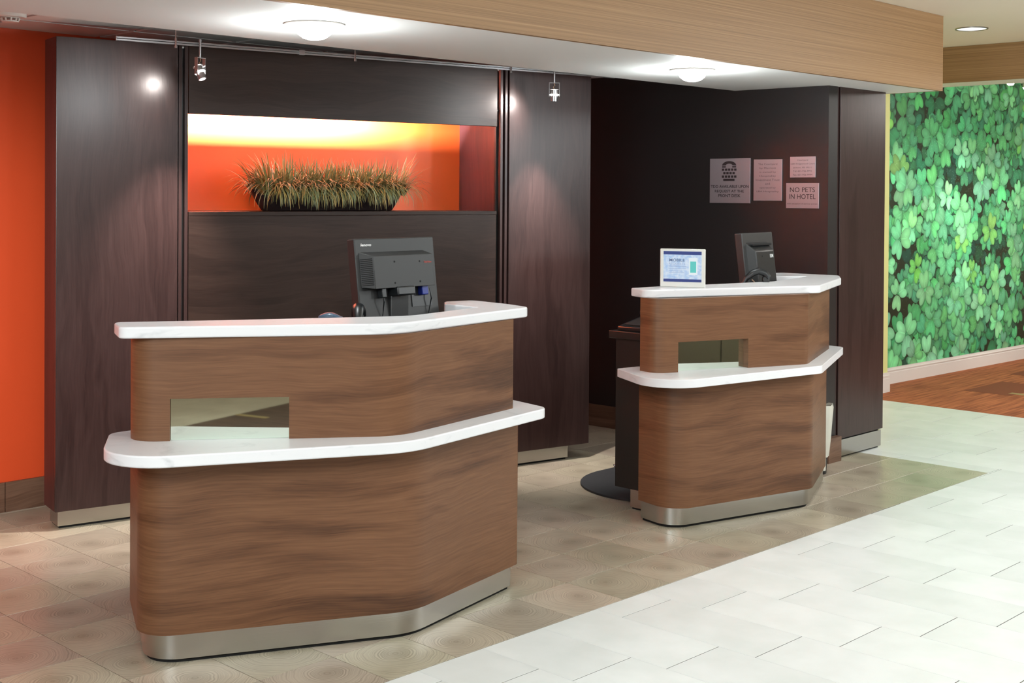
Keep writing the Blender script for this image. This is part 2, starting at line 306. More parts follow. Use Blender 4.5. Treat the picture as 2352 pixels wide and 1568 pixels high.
def clover_mat():
    """printed photo mural, drawn into an image in memory: overlapping three-lobed leaves"""
    Wp, Hp, ppm = 1680, 1044, 400.0
    rs = np.random.RandomState(5)
    img = np.zeros((Hp, Wp, 3), np.float32); img[:] = (30, 42, 26)
    img += rs.normal(0, 3, (Hp, Wp, 1))
    def lobe(cx, cy, ang, L, col, al):
        rr = int(L*1.15)+2; x0, x1, y0, y1 = max(0, int(cx-rr)), min(Wp, int(cx+rr)), max(0, int(cy-rr)), min(Hp, int(cy+rr))
        if x1 <= x0 or y1 <= y0: return
        yy, xx = np.mgrid[y0:y1, x0:x1]; dx = (xx-cx)/L; dy = (yy-cy)/L; c, s = math.cos(ang), math.sin(ang)
        q = dx*c+dy*s; p = -dx*s+dy*c       # q along the lobe, p across
        d = np.full(q.shape, 9.0, np.float32)
        for sg in (1, -1):
            ca, sa = math.cos(.36*sg), math.sin(.36*sg); u = q-.56; v = p-sg*.20; uu = u*ca+v*sa; vv = -u*sa+v*ca
            d = np.minimum(d, np.sqrt((uu/.50)**2+(vv/.30)**2))
        m = np.clip((1.0-d)*L*.32, 0, 1)*al
        sh = 1.0+.18*(1-d)-.16*np.exp(-(p/.03)**2)*0+.22*np.exp(-(p/.035)**2)*np.clip(1-q, 0, 1)-.10*np.clip(d, 0, 1)**6
        sh = sh*(.90+.16*q)
        cc = np.clip(np.array(col)[None, None, :]*sh[..., None], 0, 255)
        reg = img[y0:y1, x0:x1]; reg[:] = reg*(1-m[..., None])+cc*m[..., None]
        # soft shadow edge
    def clover(cx, cy, L, col):
        a0 = rs.uniform(0, 6.28)
        tilt = rs.uniform(.75, 1.0)
        for k in range(3):
            an = a0+k*2.094+rs.uniform(-.18, .18); cc = [c*rs.uniform(.92, 1.08) for c in col]
            lobe(cx+2, cy+3, an, L*1.06, (16, 40, 28), .30); lobe(cx, cy, an, L*rs.uniform(.9, 1.05), cc, 1)
    pals = [((28, 72, 54), 110), ((46, 116, 80), 160), ((70, 152, 100), 190), ((88, 170, 114), 120), ((112, 182, 92), 14), ((116, 190, 138), 60)]
    for col, n in pals:
        for _ in range(n):
            k = rs.uniform(.85, 1.15); clover(rs.uniform(-20, Wp+20), rs.uniform(-20, Hp+20), rs.uniform(.12, .185)*ppm, [c*k for c in col])
    # dew: small pale specks
    for _ in range(5200):
        cx, cy = rs.normal(.5, .28)*Wp, rs.normal(.5, .28)*Hp; x, y = int(cx), int(cy)
        if 1 <= x < Wp-2 and 1 <= y < Hp-2: img[y:y+2, x:x+2] = img[y:y+2, x:x+2]*.55+np.array((205, 230, 215))*.45
    im = bpy.data.images.new('clover_print', Wp, Hp); arr = np.ones((Hp, Wp, 4), np.float32); arr[..., :3] = np.clip(img, 0, 255)/255
    im.pixels.foreach_set(arr[::-1].ravel()); im.update(); im.pack()
    m, nt, b = newmat('clover_mural_print'); tx = nt.nodes.new('ShaderNodeTexImage'); tx.image = im; tx.extension = 'EXTEND'
    uv = nt.nodes.new('ShaderNodeTexCoord'); nt.links.new(uv.outputs['UV'], tx.inputs[0]); nt.links.new(tx.outputs[0], b.inputs['Base Color']); b.inputs['Roughness'].default_value = .42
    return m

# ================================================================== SETTING
H_HALL, H_SOF, H_BACK = 2.741, 2.27, 2.41
def struct(o): o['kind'] = 'structure'; return o
# floor ----------------------------------------------------------
fl = struct(MB().box(-4, 15, -2.7, 6.6, -.06, -.0013).build('floor', MT['grout'], smooth=False))
def slab_mesh(name, sx, sy, g=0.0011, gy=None, mat=None, th=.005):
    gy = g if gy is None else gy
    mb = MB(); c = .0005
    x0, x1, y0, y1 = -sx/2+g, sx/2-g, -sy/2+gy, sy/2-gy
    bm = mb.bm; rings = []
    for (d, z) in ((0, -th), (0, -c), (c, 0)):
        rings.append([bm.verts.new(v) for v in ((x0+d, y0+d, z), (x1-d, y0+d, z), (x1-d, y1-d, z), (x0+d, y1-d, z))])
    for A, B in zip(rings, rings[1:]):
        for i in range(4): bm.faces.new((A[i], A[(i+1) % 4], B[(i+1) % 4], B[i]))
    bm.faces.new(rings[-1])
    bmesh.ops.recalc_face_normals(bm, faces=bm.faces); me = bpy.data.meshes.new(name); bm.to_mesh(me); bm.free(); me.materials.append(mat); return me
SH = {}
def place_tile(name, x0, x1, y0, y1, mat, g, gy):
    k = (name, round(x1-x0, 3), round(y1-y0, 3))
    if k not in SH: SH[k] = slab_mesh(name, x1-x0, y1-y0, g, gy, mat)
    o = bpy.data.objects.new(name, SH[k]); C.objects.link(o); o.location = ((x0+x1)/2, (y0+y1)/2, 0); o.parent = fl
    return o
XB, YB = 7.283, 3.222      # edges of the wood-look field
XC = 9.29                  # carpet edge
nw = 0
W, LT = .305, .597
for k in range(-6, 18):
    x0 = 4.080+W*k; x1 = x0+W
    base = 2.341-.152*k
    j = math.floor((1.0-base)/LT)-1
    while True:
        y0 = base+LT*j; y1 = y0+LT; j += 1
        if y0 > 5.3: break
        a0, a1, b0, b1 = x0, min(x1, XC), max(y0, 1.2), y1
        ytop = YB if (x0+.1 < XB-.1) else 5.16
        if x0 < XB < x1 and b1 > YB:      # tile cut round the corner of the wood field
            if b0 < YB: place_tile('white_tile', a0, a1, b0, YB, MT['white_tile'], .0008, .0019)
            b0 = max(b0, YB)
            if b1-b0 > .02 and a1-XB > .02 and b0 < 5.16: place_tile('white_tile', XB, a1, b0, min(b1, 5.16), MT['white_tile'], .0008, .0019)
            continue
        b1 = min(b1, ytop)
        if b1-b0 < .02 or a1-a0 < .02: continue
        place_tile('white_tile', a0, a1, b0, b1, MT['white_tile'], .0008, .0019); nw += 1
# white tiles left of the picture, joined
mb = MB()
for i in range(10):
    for j in range(4): mb.box(-.66+.303*i, -.66+.303*i+.300, 1.2+.505*j, 1.2+.505*j+.502, -.005, 0)
tag(mb.build('white_tile_field', MT['white_tile'], fl, smooth=False), kind='stuff')
nt_ = 0; S = .303
for i in range(0, 21):
    for j in range(0, 11):
        x1 = XB-S*i; x0 = x1-S; y0 = YB+S*j; y1 = y0+S
        cx, cy = (x0+x1)/2, (y0+y1)/2
        an = math.atan2(cy, cx)
        if an > R(71) or cy > 6.45: continue
        if an < R(24): continue
        if cx > 6.9 and cy > 4.1: continue
        place_tile('wood_tile', x0, x1, y0, y1, MT['wood_tile'], .0013, .0013); nt_ += 1
mb = MB()
for i in range(11):
    for j in range(13):
        x0 = -.662-.303*(i+1); y0 = -2.69+.303*j
        if x0 > -3.99: mb.box(x0, x0+.3005, y0, y0+.3005, -.005, 0)
tag(mb.build('wood_tile_field', MT['wood_tile'], fl, smooth=False), kind='stuff')
MB().box(-.66, 15, -2.69, 1.198, -.005, .0).build('carpet_area', MT['carpet_near'], fl, smooth=False)
MB().box(XC+.002, 15, 1.2, 5.6, -.005, .0).build('carpet_area', MT['carpet_far'], fl, smooth=False)
for (x0, x1, y0, y1) in ((-.66, -.38, .03, .08), (.5, .55, -.9, -.2)): MB().box(x0, x1, y0, y1, -.002, .0015).build('carpet_inset', MT['yellow_ctp'], fl, smooth=False)
MB().box(10.35, 10.43, 3.95, 4.42, -.002, .0015).build('carpet_inset', MT['yellow_ctp'], fl, smooth=False)
for (x0, x1, y0, y1) in ((10.25, 11.0, 4.35, 4.75), (10.0, 10.9, 3.5, 3.9), (11.5, 12.6, 4.6, 4.9)):
    MB().box(x0, x1, y0, y1, -.002, .001).build('carpet_inset', MT['carpet_near'] if x0 < 0 else pm('dark_rust_carpet', (120, 62, 34), .9), fl, smooth=False)

# ceilings -------------------------------------------------------
struct(MB().box(-4, 15, -2.7, 6.6, H_HALL, H_HALL+.06).build('ceiling', MT['cream_paint'], smooth=False))
cb = struct(MB().box(-4, 6.95, 4.66, 6.45, H_BACK+.014, H_BACK+.05).build('ceiling_back', MT['grout'], smooth=False))
for i in range(18):
    for j in range(3):
        x0 = -3.4+.61*i; y0 = 4.70+.61*j
        if x0 > 6.4: continue
        MB().box(x0+.012, x0+.598, y0+.012, min(y0+.598, 6.28), H_BACK+.004, H_BACK+.014).build('ceiling_panel', MT['white_paint'], cb, smooth=False)
sof = struct(MB().box(-4, 7.65, 3.742, 4.70, H_SOF, H_HALL-.001).build('trim_1', MT['white_paint'], smooth=False))
fa = MB().box(-4, 7.652, 3.715, 3.742, H_SOF, H_HALL-.001).build('wood_fascia', MT['tan'], sof, smooth=False); tag(fa, 'striped tan wood-grain face')
MB().box(7.652, 7.675, 3.715, 4.70, H_SOF, H_HALL-.001).build('end_fascia', MT['tan'], sof, smooth=False)
beam = struct(MB().box(9.31, 9.64, -2.5, 5.15, 2.47, H_HALL-.001).build('trim_2', MT['white_paint'], smooth=False))
MB().box(9.285, 9.31, -2.5, 5.15, 2.47, H_HALL-.001).build('wood_fascia', MT['tan'], beam, smooth=False)
# walls ----------------------------------------------------------
struct(MB().box(-4, 6.9, 6.29, 6.4, 0, H_BACK+.014).build('wall_back', pm('orange_wall_paint', (231, 84, 40), .5, noise=.04, nscale=2), smooth=False))
bb = struct(empty('baseboard_back', (2.8, 6.285, 0)))
for i in range(-4, 7):
    x0 = .0175+.61*i+(.0 if i else 0)
    MB().box(x0+.002, x0+.607, -.012, .003, 0, .148).build('base_tile', MT['base_tile'], bb, smooth=False)
# alcove side wall, slightly off square, with an exposed end
S0 = Vector((6.86, 4.04)); S1 = Vector((6.79, 6.29)); ST = (Vector((6.79, 5.87))-S0).normalized()
wr = struct(MB().prism([(6.86, 4.04), (6.965, 4.04), (6.965, 6.29), (6.775, 6.29)], 0, H_HALL-.002).build('wall_right', MT['alcove'], smooth=False))
br = struct(empty('baseboard_right', (6.83, 4.02, 0)))
for i in range(4):
    q0 = S0+ST*(.61*i); q1 = S0+ST*(.61*i+.607); nn = Vector((-ST.y, ST.x))
    MB().prism([tuple(p) for p in (q0+nn*.012, q0-nn*.001, q1-nn*.001, q1+nn*.012)][::-1], 0, .15).build('base_tile', MT['base_tile'], br, offset=(6.83, 4.02, 0), smooth=False)
bevel(MB().box(6.822, 6.972, 3.998, 4.036, 0, .15).build('end_tile', MT['base_tile'], br, offset=(6.83, 4.02, 0), smooth=False), .002)
# dark panelled pillar
pil = struct(MB().box(6.985, 7.53, 4.06, 4.60, 0, H_SOF).build('wall_pillar', MT['alcove'], smooth=False))
for (x0, x1, y0, y1, z0, z1, nm) in ((6.99, 7.548, 4.036, 4.058, .121, H_SOF, 'panel'), (6.968, 6.984, 4.044, 4.06, .0, H_SOF, 'edge_strip'), (7.532, 7.55, 4.06, 4.6, .121, H_SOF, 'panel')):
    bevel(MB().box(x0, x1, y0, y1, z0, z1).build(nm, MT['dark_v'], pil, smooth=False), .0015)
MB().box(6.985, 7.535, 4.041, 4.059, .012, .112).build('steel_plinth', MT['steel'], pil, smooth=False)
MB().box(6.985, 7.51, 4.05, 4.059, .112, .121).build('shadow_gap', MT['black'], pil, smooth=False)
# yellow-green wall end and mural wall
wy = struct(MB().box(7.0, 9.722, 5.16, 5.37, 0, H_HALL).build('wall_end', MT['yellow_green'], smooth=False))
be = struct(empty('baseboard_end', (9.6, 5.16, 0)))
def skirting(mb, x0, x1, y, z1, sc=1.0, ang=0):
    for (d, za, zb) in ((.016, 0, .70), (.012, .70, .80), (.016, .80, .86), (.008, .86, 1.0)): mb.box(x0, x1, y-d*sc, y, za*z1, zb*z1)
    return mb
mb = MB(); skirting(mb, -.6, .125+.012, 0, .16); mb.box(.122, .138, 0, .2, 0, .14); mb.build('moulding', MT['trim_white'], be, smooth=False)
mw = struct(empty('wall_mural', (9.7, 5.384, 0), R(-1.6)))
MB().box(0, 4.9, 0, .1, 0, H_HALL).build('wall_surface', MT['cream_paint'], mw, smooth=False)
bm_ = struct(empty('baseboard_mural', (9.72, 5.384, 0), R(-1.6)))
mb = MB(); skirting(mb, 0, 4.8, -.001, .138, 1.2); mb.build('moulding', MT['trim_white'], bm_, smooth=False)
mur = tag(empty('wallpaper_mural', (9.74, 5.3825, .139), R(-1.6)), 'bright green clover leaf photo mural covering the far right wall', 'mural')
mbm = MB(); mw_, mh_ = 4.2, H_HALL-.139-.004
vsn = [mbm.bm.verts.new(v) for v in ((0, -.002, 0), (mw_, -.002, 0), (mw_, -.002, mh_), (0, -.002, mh_))]; f = mbm.bm.faces.new(vsn)
for l, uv in zip(f.loops, ((0, 0), (1, 0), (1, 1), (0, 1))): l[mbm.uv].uv = uv
mbm.build('print', clover_mat(), mur, smooth=False)
# unseen sides of the hall (seen only in the mirrors and steel)
wf = struct(MB().box(-4, 15, -2.76, -2.70, 0, H_HALL).build('wall_front', MT['cream_paint'], smooth=False))
for i in range(20):
    MB().box(3.0+.61*i, 3.0+.61*i+.595, -2.70, -2.68, .05, 2.4).build('panel', MT['steel'], wf, smooth=False)
ws = struct(MB().box(5.4, 9.2, -.50, -.42, 0, 2.3).build('wall_mirror_backdrop', pm('dark_bronze_panel', (74, 66, 56), .35, .5), smooth=False))  # added partition, there only for the farther desk's slot mirror to reflect
for i in range(8): MB().box(5.4+.475*i, 5.4+.475*i+.466, -.42, -.405, .02, 2.3).build('panel', pm('bronze_panel', (96, 86, 72), .35, .6) if i == 0 else bpy.data.materials['bronze_panel'], ws, smooth=False)
struct(MB().box(-4.06, -4, -2.7, 6.4, 0, H_HALL).build('wall_left', MT['cream_paint'], smooth=False))
struct(MB().box(15, 15.06, -2.7, 6.4, 0, H_HALL).build('wall_far', MT['cream_paint'], smooth=False))

# ================================================================== FEATURE WALL UNIT  (local: x along, y back, z up)
A0 = (2.8262, 5.7576); FA = R(-11.418)
fw = tag(empty('display_unit', (*A0, 0), FA), 'dark veneer freestanding wall unit with glowing orange niche', 'wall unit')
def fwp(name, mat, bv=.002, **k):
    o = MB().box(*k['b']).build(name, mat, fw, smooth=False)
    return bevel(o, bv) if bv else o
TOP = 2.333
fwp('side_panel', MT['dark_v'], b=(0, .588, 0, .02, .088, TOP))
fwp('side_panel', MT['dark_v'], b=(2.574, 3.174, 0, .02, .088, TOP))
fwp('end_panel', MT['dark_red'], 0, b=(0, .02, .0205, .20, .088, TOP))
fwp('end_panel', MT['dark_red'], 0, b=(3.154, 3.174, .0205, .20, .088, TOP))
for x in (.594, .625, 2.515, 2.547): fwp('trim_strip', MT['dark_v'], .0015, b=(x, x+.017, .004, .03, .088, TOP))
fwp('fascia_panel', MT['dark_h'], b=(.645, 2.490, 0, .02, 1.995, TOP))
fwp('fascia_panel', MT['dark_h'], b=(.645, 2.486, 0, .02, .088, 1.484))
fwp('shelf', MT['dark_h'], b=(.645, 2.490, 0.0, .45, 1.4845, 1.506))
mb = MB(); mb.box(0.021, .64, .05, .19, .1, TOP-.01); mb.box(2.53, 3.15, .05, .19, .1, TOP-.01); mb.box(.60, 2.57, .21, .45, .1, 1.48); mb.box(.58, .6395, .031, .449, .1, TOP); mb.box(2.5, 2.6, .031, .05, .1, TOP)
mb.build('carcass', MT['black_lam'], fw, smooth=False)
MB().box(.60, 2.514, .45, .47, 1.48, 2.32).build('niche_back', MT['orange'], fw, smooth=False)
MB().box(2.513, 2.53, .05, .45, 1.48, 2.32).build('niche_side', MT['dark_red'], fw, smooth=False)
MB().box(.640, .645, .0205, .45, 1.48, 2.32).build('niche_side', MT['orange'], fw, smooth=False)
MB().box(.60, 2.53, .0205, .47, 2.32, 2.328).build('niche_top', MT['white_paint'], fw, smooth=False)
MB().box(.645, 2.512, .0205, .235, 2.085, 2.095).build('light_baffle', MT['black_lam'], fw, smooth=False)
mb = MB(); mb.box(.02, .645, .035, .06, .012, .088); mb.box(2.5, 3.04, .035, .06, .012, .088); mb.box(.02, .04, .06, .17, .012, .088); mb.box(.645, 2.5, .035, .06, .012, .088)
mb.build('steel_plinth', MT['steel'], fw, smooth=False)
mb = MB(); mb.box(.03, 3.03, .045, .17, 0, .012); mb.build('shadow_gap', MT['black'], fw, smooth=False)
def fwl(x, y, z):
    c, s = math.cos(FA), math.sin(FA); return (A0[0]+x*c-y*s, A0[1]+x*s+y*c, z)
nl = area('niche_strip_light', fwl(1.25, .12, 2.19), 1.25, .05, 330, col=(.80, .86, 1)); nl.rotation_euler = (Vector(fwl(1.25, .45, 1.98))-Vector(fwl(1.25, .12, 2.19))).to_track_quat('-Z', 'Y').to_euler()

# grass planter in the niche
pl = tag(empty('grass_planter', fwl(1.525, .225, 1.5062), FA), 'long dark boat-shaped bowl of dry brown and green grass in the orange niche', 'planter')
mb = MB(); rings = []
NL = 40
for (z, ex, ey) in ((0, .385, .055), (.004, .395, .065), (.05, .425, .095), (.10, .452, .115), (.115, .456, .118), (.112, .446, .108), (.09, .435, .10)):
    rings.append([mb.bm.verts.new((ex*math.copysign(abs(math.cos(q))**.7, math.cos(q)), ey*math.copysign(abs(math.sin(q))**.85, math.sin(q)), z)) for q in [2*math.pi*i/NL for i in range(NL)]])
for A, B in zip(rings, rings[1:]):
    for i in range(NL): mb.bm.faces.new((A[i], A[(i+1) % NL], B[(i+1) % NL], B[i]))
mb.bm.faces.new(rings[-1]); mb.bm.faces.new(rings[0][::-1])
mb.build('bowl', pm('dark_bowl', (46, 34, 34), .4, noise=.3, nscale=12), pl)
gm, nt, b = newmat('dry_grass'); at = nt.nodes.new('ShaderNodeAttribute'); at.attribute_name = 'tint'
rp = ramp(nt, [(0, s2l((100, 82, 42))), (.35, s2l((146, 128, 70))), (.6, s2l((118, 128, 84))), (.85, s2l((150, 156, 122))), (1, s2l((176, 146, 80)))]); nt.links.new(at.outputs['Fac'], rp.inputs[0]); nt.links.new(rp.outputs[0], b.inputs['Base Color']); b.inputs['Roughness'].default_value = .5
rs = random.Random(3); V = []; Fc = []; T = []
for i in range(2300):
    x = rs.uniform(-.43, .43); y = rs.uniform(-.09, .09); Lb = rs.uniform(.12, .22)*(1.12 if x < -.25 else .95)
    out = math.atan2(y*rs.uniform(.5, 3)+rs.gauss(0, .05), (x/.46)**3*.12+rs.gauss(0, .05))
    lean = rs.uniform(.1, 1.2) if rs.random() < .42 else rs.uniform(1.5, 2.5)
    if lean > 1.25: Lb = rs.uniform(.13, .27); y = -.03-.07*rs.random() if rs.random() < .8 else .07; out = math.atan2(math.copysign(1, y), rs.gauss(0, .95))
    if abs(x) > .38: out = math.atan2(rs.uniform(-.6, .6), x); lean = rs.uniform(.5, 2.0)
    th0 = max(0, lean*.25); p = Vector((x, y, rs.uniform(.085, .105))); wd = rs.uniform(.0022, .0052); base = len(V); ns = 6; tint = min(1, max(0, rs.gauss(.55 if lean > 1 else .35, .28)))
    side = Vector((-math.sin(out), math.cos(out), 0))
    for k in range(ns+1):
        f_ = k/ns; th = th0+(lean*1.25-th0)*f_
        if k: p = p+Vector((math.cos(out)*math.sin(th), math.sin(out)*math.sin(th), math.cos(th)))*(Lb/ns)
        if p.z < .004: p.z = .004
        ww = wd*(1-f_**2.2)+.0003
        # keep blades outside the bowl wall when they droop
        V += [p+side*ww, p-side*ww]; T += [min(1, tint+.25*f_)]*2
    for k in range(ns): Fc.append((base+2*k, base+2*k+1, base+2*k+3, base+2*k+2))
me = bpy.data.meshes.new('grass'); me.from_pydata([tuple(v) for v in V], [], Fc); at_ = me.attributes.new('tint', 'FLOAT', 'POINT'); at_.data.foreach_set('value', T)
g = link('grass', me, gm, pl); g['kind'] = 'stuff'; g['label'] = 'dry brown and green grass blades'

# ================================================================== RECEPTION DESKS
def isect(p1, d1, p2, d2):
    d = d1[0]*d2[1]-d1[1]*d2[0]; k = ((p2[0]-p1[0])*d2[1]-(p2[1]-p1[1])*d2[0])/d; return (p1[0]+d1[0]*k, p1[1]+d1[1]*k)
def dirv(deg): return (math.cos(R(deg)), math.sin(R(deg)))
def path_len(p): return [0]+list(np.cumsum([math.dist(p[i], p[i+1]) for i in range(len(p)-1)]))
def offset_path(p, d):
    out = []
    for i in range(len(p)):
        a_ = Vector(p[max(i-1, 0)]); b_ = Vector(p[min(i+1, len(p)-1)]); t_ = (b_-a_).normalized(); n_ = Vector((-t_.y, t_.x)); out.append((p[i][0]+n_.x*d, p[i][1]+n_.y*d))
    return out
def roundpath(pts, radii, seg=12):
    full = roundpoly([pts[0]]+list(pts[1:-1])+[pts[-1]], [0]+list(radii[1:-1])+[0], seg); return full
def cut_path(p, s0, s1):
    L = path_len(p); out = []
    def at(s):
        for i in range(len(p)-1):
            if L[i] <= s <= L[i+1]+1e-9:
                f_ = (s-L[i])/max(1e-9, L[i+1]-L[i]); return (p[i][0]+(p[i+1][0]-p[i][0])*f_, p[i][1]+(p[i+1][1]-p[i][1])*f_)
        return p[-1]
    out = [at(s0)]+[q for q, l in zip(p, L) if s0+1e-4 < l < s1-1e-4]+[at(s1)]; return out
def skin(mb, path, th, z0, z1, s0=None, s1=None):
    L = path_len(path); s0 = 0 if s0 is None else s0; s1 = L[-1] if s1 is None else s1
    seg = cut_path(path, s0, s1); ins = cut_path(offset_path(path, th), 0, 1e9) if False else offset_path(seg, th)
    # outer runs left->right with interior on its left (counter-clockwise)
    mb.prism(seg+ins[::-1], z0, z1, u0=s0)
    return mb
def desk(name, base, label, D):
    e = tag(empty(name, (*base, 0)), label, 'reception desk'); off = (*base, 0)
    # plinth
    pp = roundpath(D['plinth'], D['plinth_r'])
    mb = MB(); skin(mb, pp, .02, .014, .102); mb.build('steel_plinth', MT['steel'], e, off)
    mb = MB(); skin(mb, offset_path(pp, .012), .02, 0, .014); mb.build('shadow_gap', MT['black'], e, off)
    # lower body
    lp = roundpath(D['lower'], D['lower_r']); mb = MB(); mb.prism(lp, .1, .705); mb.build('lower_body', MT['walnut'], e, off)
    # lower counter
    lc = roundpoly(D['lcount'], D['lcount_r']); bevel(MB().prism(lc, .705, .745).build('lower_counter', MT['quartz'], e, off), .005, 3)
    # upper body with the pay slot cut through its face
    up = roundpath(D['upper'], D['upper_r']); n0, n1 = D['notch']; L = path_len(up)
    def arc(pt): 
        best = None
        for i in range(len(up)-1):
            a_, b_ = Vector(up[i]), Vector(up[i+1]); ab = b_-a_; k = max(0, min(1, (Vector(pt)-a_).dot(ab)/max(1e-12, ab.length_squared))); q = a_+ab*k; dd = (q-Vector(pt)).length
            if best is None or dd < best[0]: best = (dd, L[i]+k*ab.length)
        return best[1]
    s0, s1 = arc(n0), arc(n1); zt = .891; dp = D['depth']
    mb = MB(); skin(mb, up, dp, .745, 1.103, 0, s0); skin(mb, up, dp, zt, 1.103, s0, s1); skin(mb, up, dp, .745, 1.103, s1, L[-1]); mb.build('upper_body', MT['walnut'], e, off, ang=25)
    mseg = cut_path(up, s0+.0005, s1-.0005); mo = offset_path(mseg, dp-.004)
    MB().prism(mo+offset_path(mo, .004)[::-1], .7455, zt-.0005).build('mirror_panel', MT['mirror'], e, off, smooth=False)['label'] = 'mirror at the back of the slot'
    inner = offset_path(up, dp+.0005); MB().prism(inner+offset_path(inner, .02)[::-1], .7455, 1.1025).build('backing_panel', MT['black_lam'], e, off)
    # upper counter
    uc = roundpoly(D['ucount'], D['ucount_r']); bevel(MB().prism(uc, 1.103, 1.143).build('upper_counter', MT['quartz'], e, off), .006, 3)
    # staff worktop
    for q in D['work']: bevel(MB().prism(q, .868, .905).build('staff_worktop', MT['black_lam'], e, off, smooth=False), .003)
    for q in D['legs']: MB().prism(q, .7455, .8675).build('worktop_support', MT['black_lam'], e, off, smooth=False)
    return e
D1 = dict(
    plinth=[(2.39, 4.22), (2.231, 3.894), (3.066, 3.485), (3.745, 3.637), (3.68, 3.93)], plinth_r=[0, .12, .22, .03, 0],
    lower=[(2.40, 4.30), (2.208, 3.895), (3.058, 3.489-.022), (3.768, 3.621), (3.66, 4.12)], lower_r=[0, .12, .24, .03, 0],
    lcount=[(2.265, 4.205), (2.010, 3.802), (2.931, 3.343), (3.800, 3.497), (3.86, 3.85), (3.72, 4.15), (3.5, 3.8), (3.1, 3.72), (2.55, 4.12), (2.42, 4.20)],
    lcount_r=[.07, .2, .3, .07, .02, .02, 0, 0, 0, 0],
    upper=[(2.36, 4.19), (2.224, 4.008), (2.968, 3.447), (3.703, 3.588), (3.66, 3.95)], upper_r=[0, .10, .22, .03, 0],
    notch=((2.338, 3.922), (2.661, 3.678)), depth=.022,
    ucount=[(2.258, 4.165), (2.185, 3.992), (2.961, 3.464-.005), (3.800, 3.606), (3.842, 3.762), (3.866, 4.01), (3.72, 4.035), (3.655, 3.96), (3.640, 3.745), (3.20, 3.655), (3.10, 3.695), (2.566, 3.981)],
    ucount_r=[.03, .035, .25, .05, .1, .04, .04, .03, .01, .15, 0, .3],
    work=[[(2.44, 4.17), (2.60, 4.05), (3.10, 3.77), (3.62, 3.85), (3.62, 4.30), (2.52, 4.46)]], legs=[[(2.50, 4.16), (3.10, 3.80), (3.60, 3.88), (3.60, 3.95), (3.10, 3.87), (2.53, 4.20)], [(2.55, 4.30), (2.60, 4.22), (3.55, 4.05), (3.55, 4.10)]])
d1 = desk('reception_desk', (2.9, 3.7), 'nearer walnut reception desk with two white counters, front left', D1)
def sc(pts, k): return [(x*k, y*k) for x, y in pts]
D2 = dict(
    plinth=[(4.975, 3.955), (4.925, 3.735), (5.800, 3.520), (6.372, 3.768), (6.36, 4.0)], plinth_r=[0, .13, .10, .02, 0],
    lower=[(4.966, 3.965), (4.903, 3.713), (5.803, 3.496), (6.363, 3.746), (6.35, 4.02)], lower_r=[0, .13, .10, .02, 0],
    lcount=[(4.906, 4.057), (4.660, 3.605), (5.755, 3.415), (6.24, 3.62), (6.56, 3.755), (6.575, 3.86), (6.3, 3.95), (5.8, 3.72), (5.06, 3.95), (5.05, 4.036)],
    lcount_r=[.012, .24, .06, .3, .05, .02, 0, 0, 0, .01],
    upper=[(4.930, 3.932), (4.902, 3.811), (5.750, 3.497), (6.437, 3.774), (6.42, 4.02)], upper_r=[0, .12, .07, .02, 0],
    notch=((5.021, 3.771), (5.408, 3.630)), depth=.045,
    ucount=[(4.966, 4.021), (4.905, 3.878), (5.858, 3.492), (6.493, 3.736), (6.690, 3.862), (6.668, 4.235), (6.58, 4.25), (6.50, 4.19), (6.33, 4.09), (6.487, 3.943), (5.94, 3.83), (5.457, 3.925), (5.174, 4.0)],
    ucount_r=[.01, .05, .06, .03, .03, .03, .01, .01, .02, .01, .1, .3, .0],
    work=[], legs=[])
d2 = desk('reception_desk', (5.6, 3.7), 'farther walnut reception desk with two white counters, by the signs', D2)
# black staff cabinet behind the farther desk
bc = tag(empty('staff_cabinet', (5.7, 4.1, 0)), 'black laminate cabinet tucked behind the farther reception desk', 'cabinet')
o3 = (5.7, 4.1, 0)
MB().box(5.112, 6.30, 4.03, 4.235, .102, .866).build('body', MT['black_lam'], bc, o3, smooth=False)
MB().box(5.112, 5.55, 4.03, 4.2355, .102, .866).build('door', MT['black_lam'], bc, o3, smooth=False) if False else None
bevel(MB().box(5.092, 6.32, 3.90, 4.268, .866, .905).build('worktop', MT['black_lam'], bc, o3, smooth=False), .003)
MB().box(5.118, 6.28, 4.03, 4.138, .010, .102).build('steel_plinth', MT['steel'], bc, o3, smooth=False)
MB().box(5.125, 6.27, 4.035, 4.13, 0, .010).build('shadow_gap', MT['black'], bc, o3, smooth=False)
for i in range(3): MB().box(5.14+.385*i, 5.14+.385*i+.375, 4.2355, 4.251, .11, .86).build('door', MT['black_lam'], bc, o3, smooth=False)

